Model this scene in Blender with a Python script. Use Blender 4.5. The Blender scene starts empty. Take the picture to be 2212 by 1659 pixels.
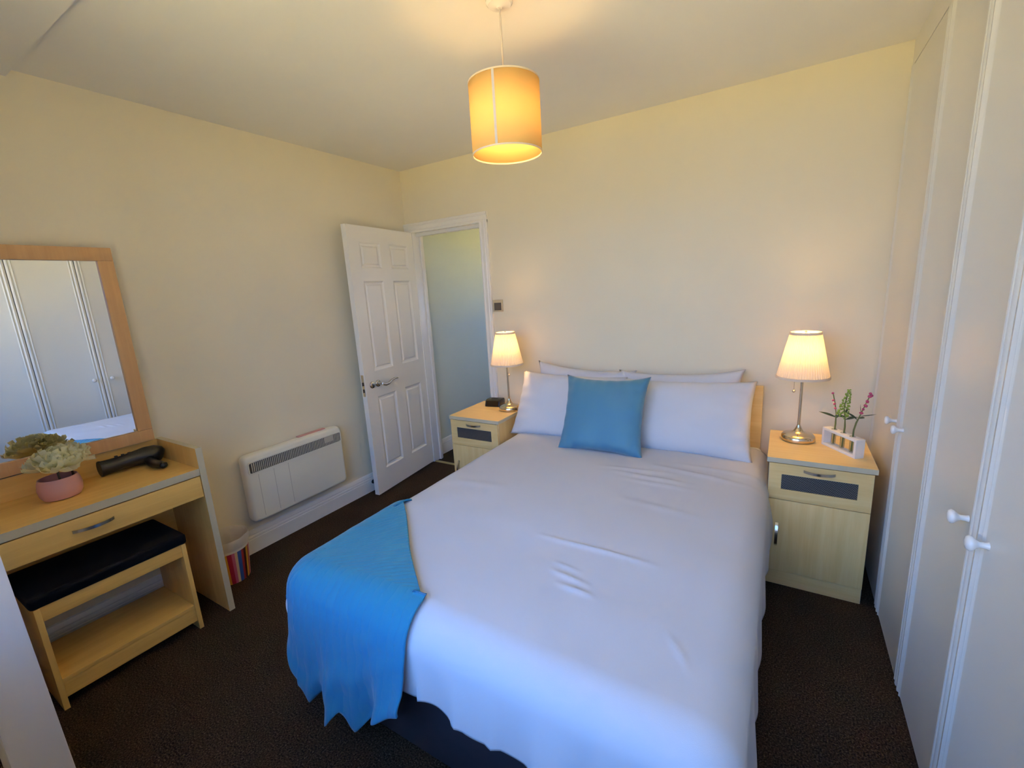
import bpy, bmesh, math, random
from mathutils import Vector, Matrix, noise
from math import sin, cos, pi, radians, sqrt, exp

random.seed(7)
scn = bpy.context.scene
COL = scn.collection

# ---------------------------------------------------------------- camera
F_PX = 963.87
CAM = Vector((2.7185, -2.8719, 1.4883))
YAW, PIT, ROL = 0.55304, 0.20811, -0.05874
_f = Vector((-sin(YAW) * cos(PIT), cos(YAW) * cos(PIT), -sin(PIT)))
_r = Vector((cos(YAW), sin(YAW), 0.0))
_u = _r.cross(_f)
_R = _r * cos(ROL) + _u * sin(ROL)
_U = _u * cos(ROL) - _r * sin(ROL)
cd = bpy.data.cameras.new('camera')
cd.sensor_width = 36.0
cd.lens = 36.0 * F_PX / 2212.0
cd.clip_start = 0.02
cam = bpy.data.objects.new('camera', cd)
cam.matrix_world = Matrix(((_R.x, _U.x, -_f.x, CAM.x), (_R.y, _U.y, -_f.y, CAM.y), (_R.z, _U.z, -_f.z, CAM.z), (0, 0, 0, 1)))
COL.objects.link(cam)
scn.camera = cam

# ---------------------------------------------------------------- world, exposure
SKY = (0.16, 0.385, 1.0)
SKY_STRENGTH = 6.8
SUN = 245.0
w = bpy.data.worlds.new('sky')
scn.world = w
w.use_nodes = True
bg = w.node_tree.nodes['Background']
bg.inputs[0].default_value = (*SKY, 1)
bg.inputs[1].default_value = SKY_STRENGTH
# sun high over the far side of the house: it lights the garden, never the room itself
sl_ = bpy.data.lights.new('sun', 'SUN')
sl_.energy = SUN
sl_.angle = 0.01
sl_.color = (1.0, 0.95, 0.86)
so_ = bpy.data.objects.new('sun', sl_)
so_.rotation_euler = (radians(-27), radians(6), 0)
COL.objects.link(so_)
vs = scn.view_settings
vs.view_transform = 'Standard'
vs.look = 'None'
vs.gamma = 1.0
vs.use_curve_mapping = False
vs.exposure = 0.68
cy = scn.cycles
cy.use_adaptive_sampling = True
cy.adaptive_threshold = 0.03
cy.max_bounces = 10
cy.diffuse_bounces = 6
cy.glossy_bounces = 3
cy.transmission_bounces = 5
cy.caustics_reflective = False
cy.caustics_refractive = False
cy.sample_clamp_indirect = 6.0

WARM = (1.0, 0.63, 0.24)
PENDANT_E = 55.0
TABLE_E = 85.0

# room numbers
W, H = 3.1385, 2.466
YF = -3.0                     # window wall
WIN = (0.92, 3.02, 0.70, 2.24)


def portal(name, loc, rot, sx, sy):
    l = bpy.data.lights.new(name, 'AREA')
    l.shape = 'RECTANGLE'
    l.size, l.size_y = sx, sy
    l.cycles.is_portal = True
    o = bpy.data.objects.new(name, l)
    o.location = loc
    o.rotation_euler = rot
    COL.objects.link(o)


portal('window_portal', ((WIN[0] + WIN[1]) / 2, YF - 0.13, (WIN[2] + WIN[3]) / 2), (radians(90), 0, 0), WIN[1] - WIN[0], WIN[3] - WIN[2])
portal('hall_window_portal', (1.46, 1.25, 1.475), (0, radians(90), 0), 0.85, 0.5)

# ---------------------------------------------------------------- helpers


class MB:
    def __init__(s):
        s.v, s.f, s.m, s.uv = [], [], [], None

    def add(s, vs_, fs, mi=0):
        n = len(s.v)
        s.v += [Vector(a) for a in vs_]
        s.f += [tuple(i + n for i in f) for f in fs]
        s.m += [mi] * len(fs)
        return s

    def box(s, x0, x1, y0, y1, z0, z1, mi=0):
        v = [(x, y, z) for x in (x0, x1) for y in (y0, y1) for z in (z0, z1)]
        return s.add(v, [(0, 1, 3, 2), (4, 6, 7, 5), (0, 4, 5, 1), (2, 3, 7, 6), (0, 2, 6, 4), (1, 5, 7, 3)], mi)

    def prism(s, poly, axis, a, b, mi=0):
        """poly of 2-D points in the two other axes (cyclic order), extruded along axis from a to b"""
        def p3(q, t):
            if axis == 'z':
                return (q[0], q[1], t)
            if axis == 'x':
                return (t, q[0], q[1])
            return (q[0], t, q[1])
        n = len(poly)
        v = [p3(q, a) for q in poly] + [p3(q, b) for q in poly]
        f = [(i, (i + 1) % n, n + (i + 1) % n, n + i) for i in range(n)]
        f += [tuple(range(n - 1, -1, -1)), tuple(range(n, 2 * n))]
        return s.add(v, f, mi)

    def lathe(s, prof, seg=32, c=(0, 0), caps=(True, True), mod=None, mi=0):
        v, f = [], []
        for (r, z) in prof:
            for k in range(seg):
                a = 2 * pi * k / seg
                rr = r if mod is None else mod(r, z, k)
                v.append((c[0] + rr * cos(a), c[1] + rr * sin(a), z))
        for i in range(len(prof) - 1):
            for k in range(seg):
                k2 = (k + 1) % seg
                f.append((i * seg + k, i * seg + k2, (i + 1) * seg + k2, (i + 1) * seg + k))
        if caps[0]:
            f.append(tuple(range(seg - 1, -1, -1)))
        if caps[1]:
            f.append(tuple((len(prof) - 1) * seg + k for k in range(seg)))
        return s.add(v, f, mi)

    def tube(s, path, rad, seg=12, squash=None, mi=0):
        path = [Vector(p) for p in path]
        if not hasattr(rad, '__len__'):
            rad = [rad] * len(path)
        v, f = [], []
        prev = None
        for i, p in enumerate(path):
            t = (path[min(i + 1, len(path) - 1)] - path[max(i - 1, 0)]).normalized()
            if prev is None:
                a = Vector((0, 0, 1)) if abs(t.z) < 0.9 else Vector((1, 0, 0))
            else:
                a = prev
            n = (a - t * a.dot(t)).normalized()
            b = t.cross(n)
            prev = n
            for k in range(seg):
                q = 2 * pi * k / seg
                sq = squash if squash else 1.0
                v.append(p + n * rad[i] * cos(q) * sq + b * rad[i] * sin(q))
        for i in range(len(path) - 1):
            for k in range(seg):
                k2 = (k + 1) % seg
                f.append((i * seg + k, i * seg + k2, (i + 1) * seg + k2, (i + 1) * seg + k))
        f.append(tuple(range(seg - 1, -1, -1)))
        f.append(tuple((len(path) - 1) * seg + k for k in range(seg)))
        return s.add(v, f, mi)

    def grid(s, nu, nv, fn, closed_u=False, mi=0):
        v = [fn(i / ((nu if closed_u else nu - 1)), j / (nv - 1)) for i in range(nu) for j in range(nv)]
        f = []
        for i in range(nu if closed_u else nu - 1):
            i2 = (i + 1) % nu
            for j in range(nv - 1):
                f.append((i * nv + j, i2 * nv + j, i2 * nv + j + 1, i * nv + j + 1))
        return s.add(v, f, mi)

    def sphere(s, c, r, seg=14, rings=8, sc=(1, 1, 1), mi=0):
        prof = [(max(1e-4, sin(pi * k / rings)) * r, -cos(pi * k / rings) * r) for k in range(rings + 1)]
        n0 = len(s.v)
        s.lathe(prof, seg, mi=mi)
        for i in range(n0, len(s.v)):
            q = s.v[i]
            s.v[i] = Vector((c[0] + q.x * sc[0], c[1] + q.y * sc[1], c[2] + q.z * sc[2]))
        return s

    def xform(s, M):
        s.v = [M @ q for q in s.v]
        return s

    def build(s, name, mat, parent=None, bevel=0.0, seg=2, smooth=None, weld=False, recalc=True):
        me = bpy.data.meshes.new(name)
        me.from_pydata([tuple(q) for q in s.v], [], s.f)
        mats = mat if isinstance(mat, (list, tuple)) else [mat]
        for m in mats:
            me.materials.append(M[m] if isinstance(m, str) else m)
        me.polygons.foreach_set('material_index', s.m)
        if s.uv:
            ul = me.uv_layers.new(name='UVMap')
            for lp in me.loops:
                ul.data[lp.index].uv = s.uv[lp.vertex_index]
        if bevel or weld or recalc:
            bm = bmesh.new()
            bm.from_mesh(me)
            if weld:
                bmesh.ops.remove_doubles(bm, verts=bm.verts, dist=1e-5)
            if recalc:
                bmesh.ops.recalc_face_normals(bm, faces=bm.faces)
            if bevel:
                es = [e for e in bm.edges if len(e.link_faces) == 2 and e.calc_face_angle(0) > 0.5]
                bmesh.ops.bevel(bm, geom=es, offset=bevel, segments=seg, affect='EDGES', profile=0.6, clamp_overlap=True)
            bm.to_mesh(me)
            bm.free()
        if smooth is None:
            smooth = 40 if bevel else 0
        if smooth:
            me.polygons.foreach_set('use_smooth', [True] * len(me.polygons))
            if smooth < 179:
                me.set_sharp_from_angle(angle=radians(smooth))
        me.update()
        o = bpy.data.objects.new(name, me)
        COL.objects.link(o)
        if parent is not None:
            o.parent = parent
        return o


def thing(name, label, cat, loc=(0, 0, 0), rz=0.0, group=None):
    o = bpy.data.objects.new(name, None)
    o.empty_display_size = 0.1
    COL.objects.link(o)
    o.location = loc
    o.rotation_euler = (0, 0, rz)
    return tag(o, label, cat, group)


def tag(o, label, cat, group=None):
    o['label'] = label
    o['category'] = cat
    if group:
        o['group'] = group
    return o


def struct(o, label=None):
    o['kind'] = 'structure'
    if label:
        o['label'] = label
    return o


def copy_tree(o, parent=None):
    c = o.copy()
    COL.objects.link(c)
    c.parent = parent
    for ch in list(o.children):
        copy_tree(ch, c)
    return c


# ---------------------------------------------------------------- materials
M = {}


def mat(name, col, rough=0.5, metal=0.0, spec=0.5, **kw):
    m = bpy.data.materials.new(name)
    m.use_nodes = True
    nt = m.node_tree
    b = nt.nodes['Principled BSDF']
    b.inputs['Base Color'].default_value = (*col, 1)
    b.inputs['Roughness'].default_value = rough
    b.inputs['Metallic'].default_value = metal
    b.inputs['Specular IOR Level'].default_value = spec
    for k, v in kw.items():
        b.inputs[k.replace('_', ' ')].default_value = v
    M[name] = m
    return m, nt, b


def N(nt, t, **inp):
    n = nt.nodes.new(t)
    for k, v in inp.items():
        if hasattr(n, k):
            setattr(n, k, v)
        else:
            n.inputs[k.replace('_', ' ')].default_value = v
    return n


def coords(nt, scale=(1, 1, 1), kind='Object', rot=(0, 0, 0)):
    tc = N(nt, 'ShaderNodeTexCoord')
    mp = N(nt, 'ShaderNodeMapping')
    mp.inputs['Scale'].default_value = scale
    mp.inputs['Rotation'].default_value = rot
    nt.links.new(tc.outputs[kind], mp.inputs['Vector'])
    return mp.outputs['Vector']


def ramp(nt, fac, stops):
    r = N(nt, 'ShaderNodeValToRGB')
    el = r.color_ramp.elements
    while len(el) < len(stops):
        el.new(0.5)
    for e, (p, c) in zip(el, stops):
        e.position = p
        e.color = (*c, 1)
    nt.links.new(fac, r.inputs['Fac'])
    return r.outputs['Color']


def bump(nt, b, height, strength=0.2, dist=0.01):
    bp = N(nt, 'ShaderNodeBump')
    bp.inputs['Strength'].default_value = strength
    bp.inputs['Distance'].default_value = dist
    nt.links.new(height, bp.inputs['Height'])
    nt.links.new(bp.outputs['Normal'], b.inputs['Normal'])


def noise_mat(name, stops, scale, rough, nscale=1.0, detail=4, bstr=0.0, bdist=0.003, spec=0.5, **kw):
    m, nt, b = mat(name, stops[0][1], rough, spec=spec, **kw)
    vec = coords(nt, scale)
    n = N(nt, 'ShaderNodeTexNoise')
    n.inputs['Scale'].default_value = nscale
    n.inputs['Detail'].default_value = detail
    nt.links.new(vec, n.inputs['Vector'])
    nt.links.new(ramp(nt, n.outputs['Fac'], stops), b.inputs['Base Color'])
    if bstr:
        bump(nt, b, n.outputs['Fac'], bstr, bdist)
    return m


# painted surfaces
noise_mat('wall_paint', [(0.3, (0.82, 0.735, 0.545)), (0.7, (0.84, 0.755, 0.565))], (1, 1, 1), 0.62, 2.5, 3, 0.0, spec=0.35)
noise_mat('ceiling_paint', [(0.3, (0.83, 0.805, 0.735)), (0.7, (0.85, 0.825, 0.755))], (1, 1, 1), 0.85, 3.0, 3, 0.0, spec=0.2)
noise_mat('hall_paint', [(0.3, (0.66, 0.70, 0.60)), (0.7, (0.69, 0.73, 0.63))], (1, 1, 1), 0.7, 2.0, 3, spec=0.3)
mat('gloss_white', (0.88, 0.84, 0.76), 0.28, spec=0.5)
mat('wardrobe_cream', (0.76, 0.735, 0.655), 0.34, spec=0.5)
mat('dark_gap', (0.02, 0.017, 0.014), 0.9)
mat('heater_white', (0.86, 0.82, 0.68), 0.4)
mat('heater_dark', (0.06, 0.05, 0.04), 0.6)
mat('heater_slat', (0.55, 0.50, 0.40), 0.5)
mat('steel', (0.62, 0.58, 0.52), 0.25, 1.0)
mat('nickel', (0.72, 0.63, 0.48), 0.16, 1.0)
mat('brass_strip', (0.62, 0.52, 0.25), 0.35, 1.0)
mat('grey_edge', (0.57, 0.50, 0.33), 0.5)
mat('knob_white', (0.86, 0.84, 0.78), 0.2)
mat('black_plastic', (0.010, 0.009, 0.008), 0.28)
mat('black_matt', (0.012, 0.011, 0.010), 0.55)
mat('black_display', (0.02, 0.012, 0.006), 0.08)
mat('switch_plate', (0.55, 0.47, 0.30), 0.35)
mat('switch_dark', (0.10, 0.085, 0.07), 0.4)
mat('bin_white', (0.85, 0.80, 0.68), 0.5)
mat('vase_pink', (0.60, 0.30, 0.27), 0.45)
mat('rack_white', (0.83, 0.80, 0.74), 0.55)
mat('stem_green', (0.16, 0.17, 0.04), 0.6)
mat('leaf_green', (0.06, 0.085, 0.03), 0.55)
mat('spike_green', (0.30, 0.42, 0.05), 0.7)
mat('bud_pink', (0.52, 0.07, 0.16), 0.6)
mat('stem_brown', (0.10, 0.055, 0.03), 0.7)
mat('divan_fabric', (0.018, 0.014, 0.020), 0.9)
mat('mattress_white', (0.7, 0.7, 0.7), 0.9)
mat('window_pvc', (0.8, 0.8, 0.8), 0.35)
mat('seam_grey', (0.55, 0.50, 0.46), 0.8)
mat('rail_metal', (0.5, 0.5, 0.5), 0.3, 1.0)

m, nt, b = mat('mirror_glass', (0.93, 0.94, 0.92), 0.004, 1.0)


def thin_glass(name, tint, refl=0.06):
    m = bpy.data.materials.new(name)
    m.use_nodes = True
    nt = m.node_tree
    nt.nodes.clear()
    out = N(nt, 'ShaderNodeOutputMaterial')
    tr = N(nt, 'ShaderNodeBsdfTransparent'); tr.inputs['Color'].default_value = (*tint, 1)
    gl_ = N(nt, 'ShaderNodeBsdfGlossy'); gl_.inputs['Roughness'].default_value = 0.02
    lw = N(nt, 'ShaderNodeLayerWeight'); lw.inputs['Blend'].default_value = 0.25
    mu = N(nt, 'ShaderNodeMath', operation='MULTIPLY_ADD'); mu.inputs[1].default_value = 0.6; mu.inputs[2].default_value = refl * 0.5
    nt.links.new(lw.outputs['Fresnel'], mu.inputs[0])
    mx = N(nt, 'ShaderNodeMixShader')
    nt.links.new(mu.outputs[0], mx.inputs['Fac'])
    nt.links.new(tr.outputs[0], mx.inputs[1]); nt.links.new(gl_.outputs[0], mx.inputs[2])
    nt.links.new(mx.outputs[0], out.inputs['Surface'])
    M[name] = m


thin_glass('pane_glass', (0.95, 0.97, 0.96))
thin_glass('tube_glass', (0.93, 0.95, 0.93))

# petals: slightly translucent cream


# carpet: dark brown loop pile with pale flecks
m, nt, b = mat('carpet', (0.03, 0.02, 0.014), 1.0, spec=0.1)
vec = coords(nt)
n1 = N(nt, 'ShaderNodeTexNoise'); n1.inputs['Scale'].default_value = 190; n1.inputs['Detail'].default_value = 3
n2 = N(nt, 'ShaderNodeTexNoise'); n2.inputs['Scale'].default_value = 3.0; n2.inputs['Detail'].default_value = 4
nt.links.new(vec, n1.inputs['Vector']); nt.links.new(vec, n2.inputs['Vector'])
c1 = ramp(nt, n1.outputs['Fac'], [(0.34, (0.016, 0.009, 0.005)), (0.52, (0.045, 0.028, 0.016)), (0.66, (0.085, 0.057, 0.036)), (0.80, (0.19, 0.14, 0.10))])
c2 = ramp(nt, n2.outputs['Fac'], [(0.3, (0.8, 0.8, 0.8)), (0.7, (1.15, 1.1, 1.05))])
mx = N(nt, 'ShaderNodeMixRGB', blend_type='MULTIPLY'); mx.inputs['Fac'].default_value = 1
nt.links.new(c1, mx.inputs['Color1']); nt.links.new(c2, mx.inputs['Color2'])
nt.links.new(mx.outputs['Color'], b.inputs['Base Color'])
bump(nt, b, n1.outputs['Fac'], 0.8, 0.01)


def wood(name, axis, dark, light, rough=0.42):
    m, nt, b = mat(name, light, rough, spec=0.4)
    sc = {'x': (1.2, 22, 22), 'y': (22, 1.2, 22), 'z': (22, 22, 1.2)}[axis]
    vec = coords(nt, sc)
    n1 = N(nt, 'ShaderNodeTexNoise'); n1.inputs['Scale'].default_value = 1.6; n1.inputs['Detail'].default_value = 6; n1.inputs['Distortion'].default_value = 0.4
    n2 = N(nt, 'ShaderNodeTexNoise'); n2.inputs['Scale'].default_value = 9.0; n2.inputs['Detail'].default_value = 3
    nt.links.new(vec, n1.inputs['Vector']); nt.links.new(vec, n2.inputs['Vector'])
    ad = N(nt, 'ShaderNodeMath', operation='MULTIPLY_ADD')
    nt.links.new(n2.outputs['Fac'], ad.inputs[0]); ad.inputs[1].default_value = 0.35
    nt.links.new(n1.outputs['Fac'], ad.inputs[2])
    nt.links.new(ramp(nt, ad.outputs[0], [(0.45, dark), (0.9, light)]), b.inputs['Base Color'])
    return m


for ax in 'xyz':
    wood('beech_' + ax, ax, (0.78, 0.52, 0.20), (0.86, 0.62, 0.27))
    wood('desk_' + ax, ax, (0.74, 0.44, 0.12), (0.84, 0.54, 0.16))
wood('mirror_wood', 'z', (0.54, 0.31, 0.14), (0.62, 0.37, 0.175), 0.4)


# linen
def cloth(name, col, rough=0.85, wscale=600, bstr=0.08, sheen=0.0, big=0.0):
    m, nt, b = mat(name, col, rough, spec=0.25)
    b.inputs['Sheen Weight'].default_value = sheen
    vec = coords(nt)
    n1 = N(nt, 'ShaderNodeTexNoise'); n1.inputs['Scale'].default_value = wscale; n1.inputs['Detail'].default_value = 2
    nt.links.new(vec, n1.inputs['Vector'])
    h = n1.outputs['Fac']
    if big:
        n2 = N(nt, 'ShaderNodeTexNoise'); n2.inputs['Scale'].default_value = 7.0; n2.inputs['Detail'].default_value = 4
        nt.links.new(vec, n2.inputs['Vector'])
        ad = N(nt, 'ShaderNodeMath', operation='MULTIPLY_ADD')
        nt.links.new(n2.outputs['Fac'], ad.inputs[0]); ad.inputs[1].default_value = big
        nt.links.new(h, ad.inputs[2])
        h = ad.outputs[0]
    bump(nt, b, h, bstr, 0.004)
    return m


cloth('linen', (0.57, 0.57, 0.595), 0.8, 500, 0.05, big=2.0)
cloth('pillow_linen', (0.63, 0.63, 0.65), 0.8, 500, 0.06, big=2.5)
cloth('cushion_blue', (0.065, 0.21, 0.33), 0.42, 400, 0.05, sheen=0.3, big=2.0)
cloth('stool_black', (0.004, 0.004, 0.005), 0.95, 500, 0.1)

# seersucker throw: puckered rows across its width
m, nt, b = mat('throw_blue', (0.010, 0.185, 0.335), 0.8, spec=0.25)
b.inputs['Sheen Weight'].default_value = 0.2
tc = N(nt, 'ShaderNodeTexCoord')
mp = N(nt, 'ShaderNodeMapping')
nt.links.new(tc.outputs['UV'], mp.inputs['Vector'])
wv = N(nt, 'ShaderNodeTexWave', bands_direction='X', wave_profile='SIN')
wv.inputs['Scale'].default_value = 9.0
wv.inputs['Distortion'].default_value = 3.5
wv.inputs['Detail'].default_value = 2
wv.inputs['Detail Scale'].default_value = 1.5
nz = N(nt, 'ShaderNodeTexNoise'); nz.inputs['Scale'].default_value = 90; nz.inputs['Detail'].default_value = 2
nt.links.new(mp.outputs['Vector'], wv.inputs['Vector'])
nt.links.new(mp.outputs['Vector'], nz.inputs['Vector'])
pw = N(nt, 'ShaderNodeMath', operation='POWER'); nt.links.new(wv.outputs['Fac'], pw.inputs[0]); pw.inputs[1].default_value = 0.35
ad = N(nt, 'ShaderNodeMath', operation='MULTIPLY_ADD'); nt.links.new(nz.outputs['Fac'], ad.inputs[0]); ad.inputs[1].default_value = 0.35
nt.links.new(pw.outputs[0], ad.inputs[2])
bump(nt, b, ad.outputs[0], 0.30, 0.005)

# perforated metal of the bedside drawers
m, nt, b = mat('perforated', (0.2, 0.2, 0.2), 0.4, 0.6)
vec = coords(nt, (1, 1, 1), 'Object')
sp = N(nt, 'ShaderNodeSeparateXYZ'); nt.links.new(vec, sp.inputs[0])
cb = N(nt, 'ShaderNodeCombineXYZ'); nt.links.new(sp.outputs['X'], cb.inputs['X']); nt.links.new(sp.outputs['Z'], cb.inputs['Y'])
br = N(nt, 'ShaderNodeTexBrick')
br.inputs['Scale'].default_value = 1.0
br.inputs['Brick Width'].default_value = 0.0085
br.inputs['Row Height'].default_value = 0.0052
br.inputs['Mortar Size'].default_value = 0.0011
br.inputs['Mortar Smooth'].default_value = 0.2
br.inputs['Color1'].default_value = (0.012, 0.012, 0.012, 1)
br.inputs['Color2'].default_value = (0.02, 0.02, 0.02, 1)
br.inputs['Mortar'].default_value = (0.24, 0.24, 0.23, 1)
nt.links.new(cb.outputs[0], br.inputs['Vector'])
nt.links.new(br.outputs['Color'], b.inputs['Base Color'])

# striped plastic of the waste bin (stripes by angle)
m, nt, b = mat('bin_stripes', (1, 0, 0), 0.3)
tc = N(nt, 'ShaderNodeTexCoord')
sp = N(nt, 'ShaderNodeSeparateXYZ'); nt.links.new(tc.outputs['Object'], sp.inputs[0])
at = N(nt, 'ShaderNodeMath', operation='ARCTAN2'); nt.links.new(sp.outputs['Y'], at.inputs[0]); nt.links.new(sp.outputs['X'], at.inputs[1])
sc_ = N(nt, 'ShaderNodeMath', operation='MULTIPLY_ADD'); nt.links.new(at.outputs[0], sc_.inputs[0]); sc_.inputs[1].default_value = 3 / (2 * pi); sc_.inputs[2].default_value = 5.0
fr = N(nt, 'ShaderNodeMath', operation='FRACT'); nt.links.new(sc_.outputs[0], fr.inputs[0])
stripes = [(0.0, (0.03, 0.09, 0.36)), (0.10, (0.34, 0.03, 0.03)), (0.17, (0.05, 0.015, 0.01)), (0.25, (0.75, 0.42, 0.05)), (0.33, (0.33, 0.02, 0.03)),
           (0.38, (0.58, 0.14, 0.22)), (0.50, (0.22, 0.15, 0.03)), (0.57, (0.48, 0.01, 0.01)), (0.68, (0.80, 0.40, 0.04)), (0.76, (0.36, 0.02, 0.05)),
           (0.86, (0.55, 0.13, 0.22)), (0.93, (0.7, 0.5, 0.3))]
rp = N(nt, 'ShaderNodeValToRGB')
rp.color_ramp.interpolation = 'CONSTANT'
el = rp.color_ramp.elements
while len(el) < len(stripes):
    el.new(0.5)
for e, (p_, c_) in zip(el, stripes):
    e.position = p_
    e.color = (*c_, 1)
nt.links.new(fr.outputs[0], rp.inputs['Fac'])
nt.links.new(rp.outputs['Color'], b.inputs['Base Color'])


def shade_mat(name, col, trans, mixv=0.55):
    m = bpy.data.materials.new(name)
    m.use_nodes = True
    nt = m.node_tree
    nt.nodes.clear()
    out = N(nt, 'ShaderNodeOutputMaterial')
    d = N(nt, 'ShaderNodeBsdfDiffuse'); d.inputs['Color'].default_value = (*col, 1)
    t = N(nt, 'ShaderNodeBsdfTranslucent'); t.inputs['Color'].default_value = (*trans, 1)
    mx = N(nt, 'ShaderNodeMixShader'); mx.inputs['Fac'].default_value = mixv
    nt.links.new(d.outputs[0], mx.inputs[1]); nt.links.new(t.outputs[0], mx.inputs[2])
    nt.links.new(mx.outputs[0], out.inputs['Surface'])
    M[name] = m


shade_mat('pendant_fabric', (0.80, 0.60, 0.24), (0.80, 0.62, 0.36), 0.42)
shade_mat('pleat_fabric', (0.84, 0.74, 0.56), (0.82, 0.66, 0.42), 0.20)
shade_mat('petal_cream', (0.96, 0.93, 0.66), (0.95, 0.91, 0.58), 0.35)
shade_mat('curtain_cloth', (0.93, 0.88, 0.83), (0.93, 0.87, 0.82), 0.50)
shade_mat('bin_liner', (0.80, 0.74, 0.66), (0.7, 0.65, 0.58), 0.3)


def emit(name, col, e):
    m = bpy.data.materials.new(name)
    m.use_nodes = True
    nt = m.node_tree
    nt.nodes.clear()
    out = N(nt, 'ShaderNodeOutputMaterial')
    em = N(nt, 'ShaderNodeEmission')
    em.inputs['Color'].default_value = (*col, 1)
    em.inputs['Strength'].default_value = e
    nt.links.new(em.outputs[0], out.inputs['Surface'])
    M[name] = m


emit('bulb_pendant', WARM, PENDANT_E)
emit('bulb_table', WARM, TABLE_E)
noise_mat('bounce_ground', [(0.3, (0.30, 0.245, 0.130)), (0.7, (0.36, 0.295, 0.160))], (1, 1, 1), 0.95, 4, 5)  # invented tan tone, warms the sunlight bounced up from outside

# ================================================================ ROOM SHELL
T = 0.12
XR = 3.78          # right wall behind the wardrobes
YH = 1.75          # far end of the hall
XH = 1.35          # hall right wall
DX0, DX1, DZ = 0.045, 0.770, 2.012   # doorway hole in the back wall

struct(MB().box(-T, XH + 0.1, T, YH + T, -0.08, 0.0).build('floor_hall', 'carpet'))
struct(MB().box(-T, XH + 0.1, T, YH + T, H, H + 0.1).build('ceiling_hall', 'ceiling_paint'))
struct(MB().box(-T, XR + T, YF - T, T, -0.08, 0.0).build('floor', 'carpet'), 'dark brown flecked carpet over the whole floor')
struct(MB().box(-T, XR + T, YF - T, T, H, H + 0.1).build('ceiling', 'ceiling_paint'), 'plain off-white ceiling')
struct(MB().box(-T, 0.0, YF - T, YH + T, 0.0, H).build('wall_left', 'wall_paint'), 'cream painted left wall')
bw = MB()
bw.box(DX1, XR, 0.0, T, 0.0, H)
bw.box(0.0, DX1, 0.0, T, DZ, H)
bw.box(0.0, DX0, 0.0, T, 0.0, DZ)
struct(bw.build('wall_back', 'wall_paint'), 'cream painted wall behind the bed')
struct(MB().box(XR, XR + T, YF - T, T, 0.0, H).build('wall_right', 'wall_paint'))
fw = MB()
fw.box(0.0, WIN[0], YF - T, YF, 0, H)
fw.box(WIN[1], XR, YF - T, YF, 0, H)
fw.box(WIN[0], WIN[1], YF - T, YF, 0, WIN[2])
fw.box(WIN[0], WIN[1], YF - T, YF, WIN[3], H)
struct(fw.build('wall_front', 'wall_paint'))
# shallow dropped strip of ceiling towards the window wall
struct(MB().box(0.0, XR, YF, -2.175, H - 0.03, H).build('trim_1', 'ceiling_paint'), 'slightly dropped strip of ceiling near the window wall')
# hall
hw = MB()
hw.box(XH, XH + 0.1, T, 1.0, 0, H)
hw.box(XH, XH + 0.1, 1.5, YH, 0, H)
hw.box(XH, XH + 0.1, 1.0, 1.5, 0, 1.05)
hw.box(XH, XH + 0.1, 1.0, 1.5, 1.90, H)
struct(hw.build('wall_hall_right', 'wall_paint'))
struct(MB().box(0.0, XH + 0.1, YH, YH + T, 0, H).build('wall_hall_end', 'wall_paint'))
struct(MB().box(-0.004, 0.002, T, YH, 0, H).build('wall_hall_left', 'hall_paint'), 'pale blue-green hall wall seen through the doorway')


def window(name, x0, x1, z0, z1, y, n, rot=None):
    wf = MB()
    d0, d1 = y - 0.035, y + 0.035
    t = 0.06
    wf.box(x0, x1, d0, d1, z0, z0 + t)
    wf.box(x0, x1, d0, d1, z1 - t, z1)
    wf.box(x0, x0 + t, d0, d1, z0 + t, z1 - t)
    wf.box(x1 - t, x1, d0, d1, z0 + t, z1 - t)
    step = (x1 - x0) / n
    for i in range(1, n):
        wf.box(x0 + i * step - t / 2, x0 + i * step + t / 2, d0, d1, z0 + t, z1 - t)
    if rot:
        wf.xform(rot)
    fr_ = struct(wf.build(name, 'window_pvc', bevel=0.004))
    for i in range(n):
        pn = MB().box(x0 + i * step + t * 0.5, x0 + (i + 1) * step - t * 0.5, y - 0.003, y + 0.003, z0 + t * 0.9, z1 - t * 0.9)
        if rot:
            pn.xform(rot)
        pn.build('pane', 'pane_glass', fr_)


window('window_1', WIN[0], WIN[1], WIN[2], WIN[3], YF - 0.06, 2)
window('window_2', 1.0, 1.5, 1.05, 1.90, 0.0, 1, Matrix.Translation((XH + 0.05, 0, 0)) @ Matrix.Rotation(radians(90), 4, 'Z'))
struct(MB().box(WIN[0] - 0.05, WIN[1] + 0.05, YF - 0.02, YF + 0.09, WIN[2] - 0.03, WIN[2]).build('trim_2', 'gloss_white', bevel=0.004))
struct(MB().box(-30, 30, -40, 30, -0.65, -0.6).build('ground', 'bounce_ground'))  # unseen ground, added to bounce sunlight onto the ceiling and upper walls

# unseen dark board screen, added to cut low daylight on the back wall
wood('screen_wood', 'z', (0.045, 0.042, 0.027), (0.07, 0.064, 0.042), 0.8)
light_screen = struct(MB().box(-9, 15, -6.72, -6.68, -0.60, -0.5).build('light_screen', 'screen_wood'))
fbm = None
for k in range(120):
    if fbm is None:
        fb = MB().box(-0.096, 0.096, -0.012, 0.012, 0.0, 2.35).build('screen_board', 'screen_wood', light_screen)
        fbm = fb.data
    else:
        fb = bpy.data.objects.new('screen_board', fbm)
        COL.objects.link(fb)
        fb.parent = light_screen
    fb.location = (-9 + 0.2 * k + 0.1, -6.66 + (0.008 if k % 2 else -0.008), -0.60)

# baseboards: moulded profile (distance from wall, height)
PROF = [(0, 0), (0.019, 0), (0.019, 0.088), (0.0155, 0.091), (0.0155, 0.094), (0.019, 0.098), (0.018, 0.107), (0.013, 0.110), (0.013, 0.113), (0.016, 0.117),
        (0.014, 0.128), (0.009, 0.139), (0.0, 0.142)]


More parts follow.
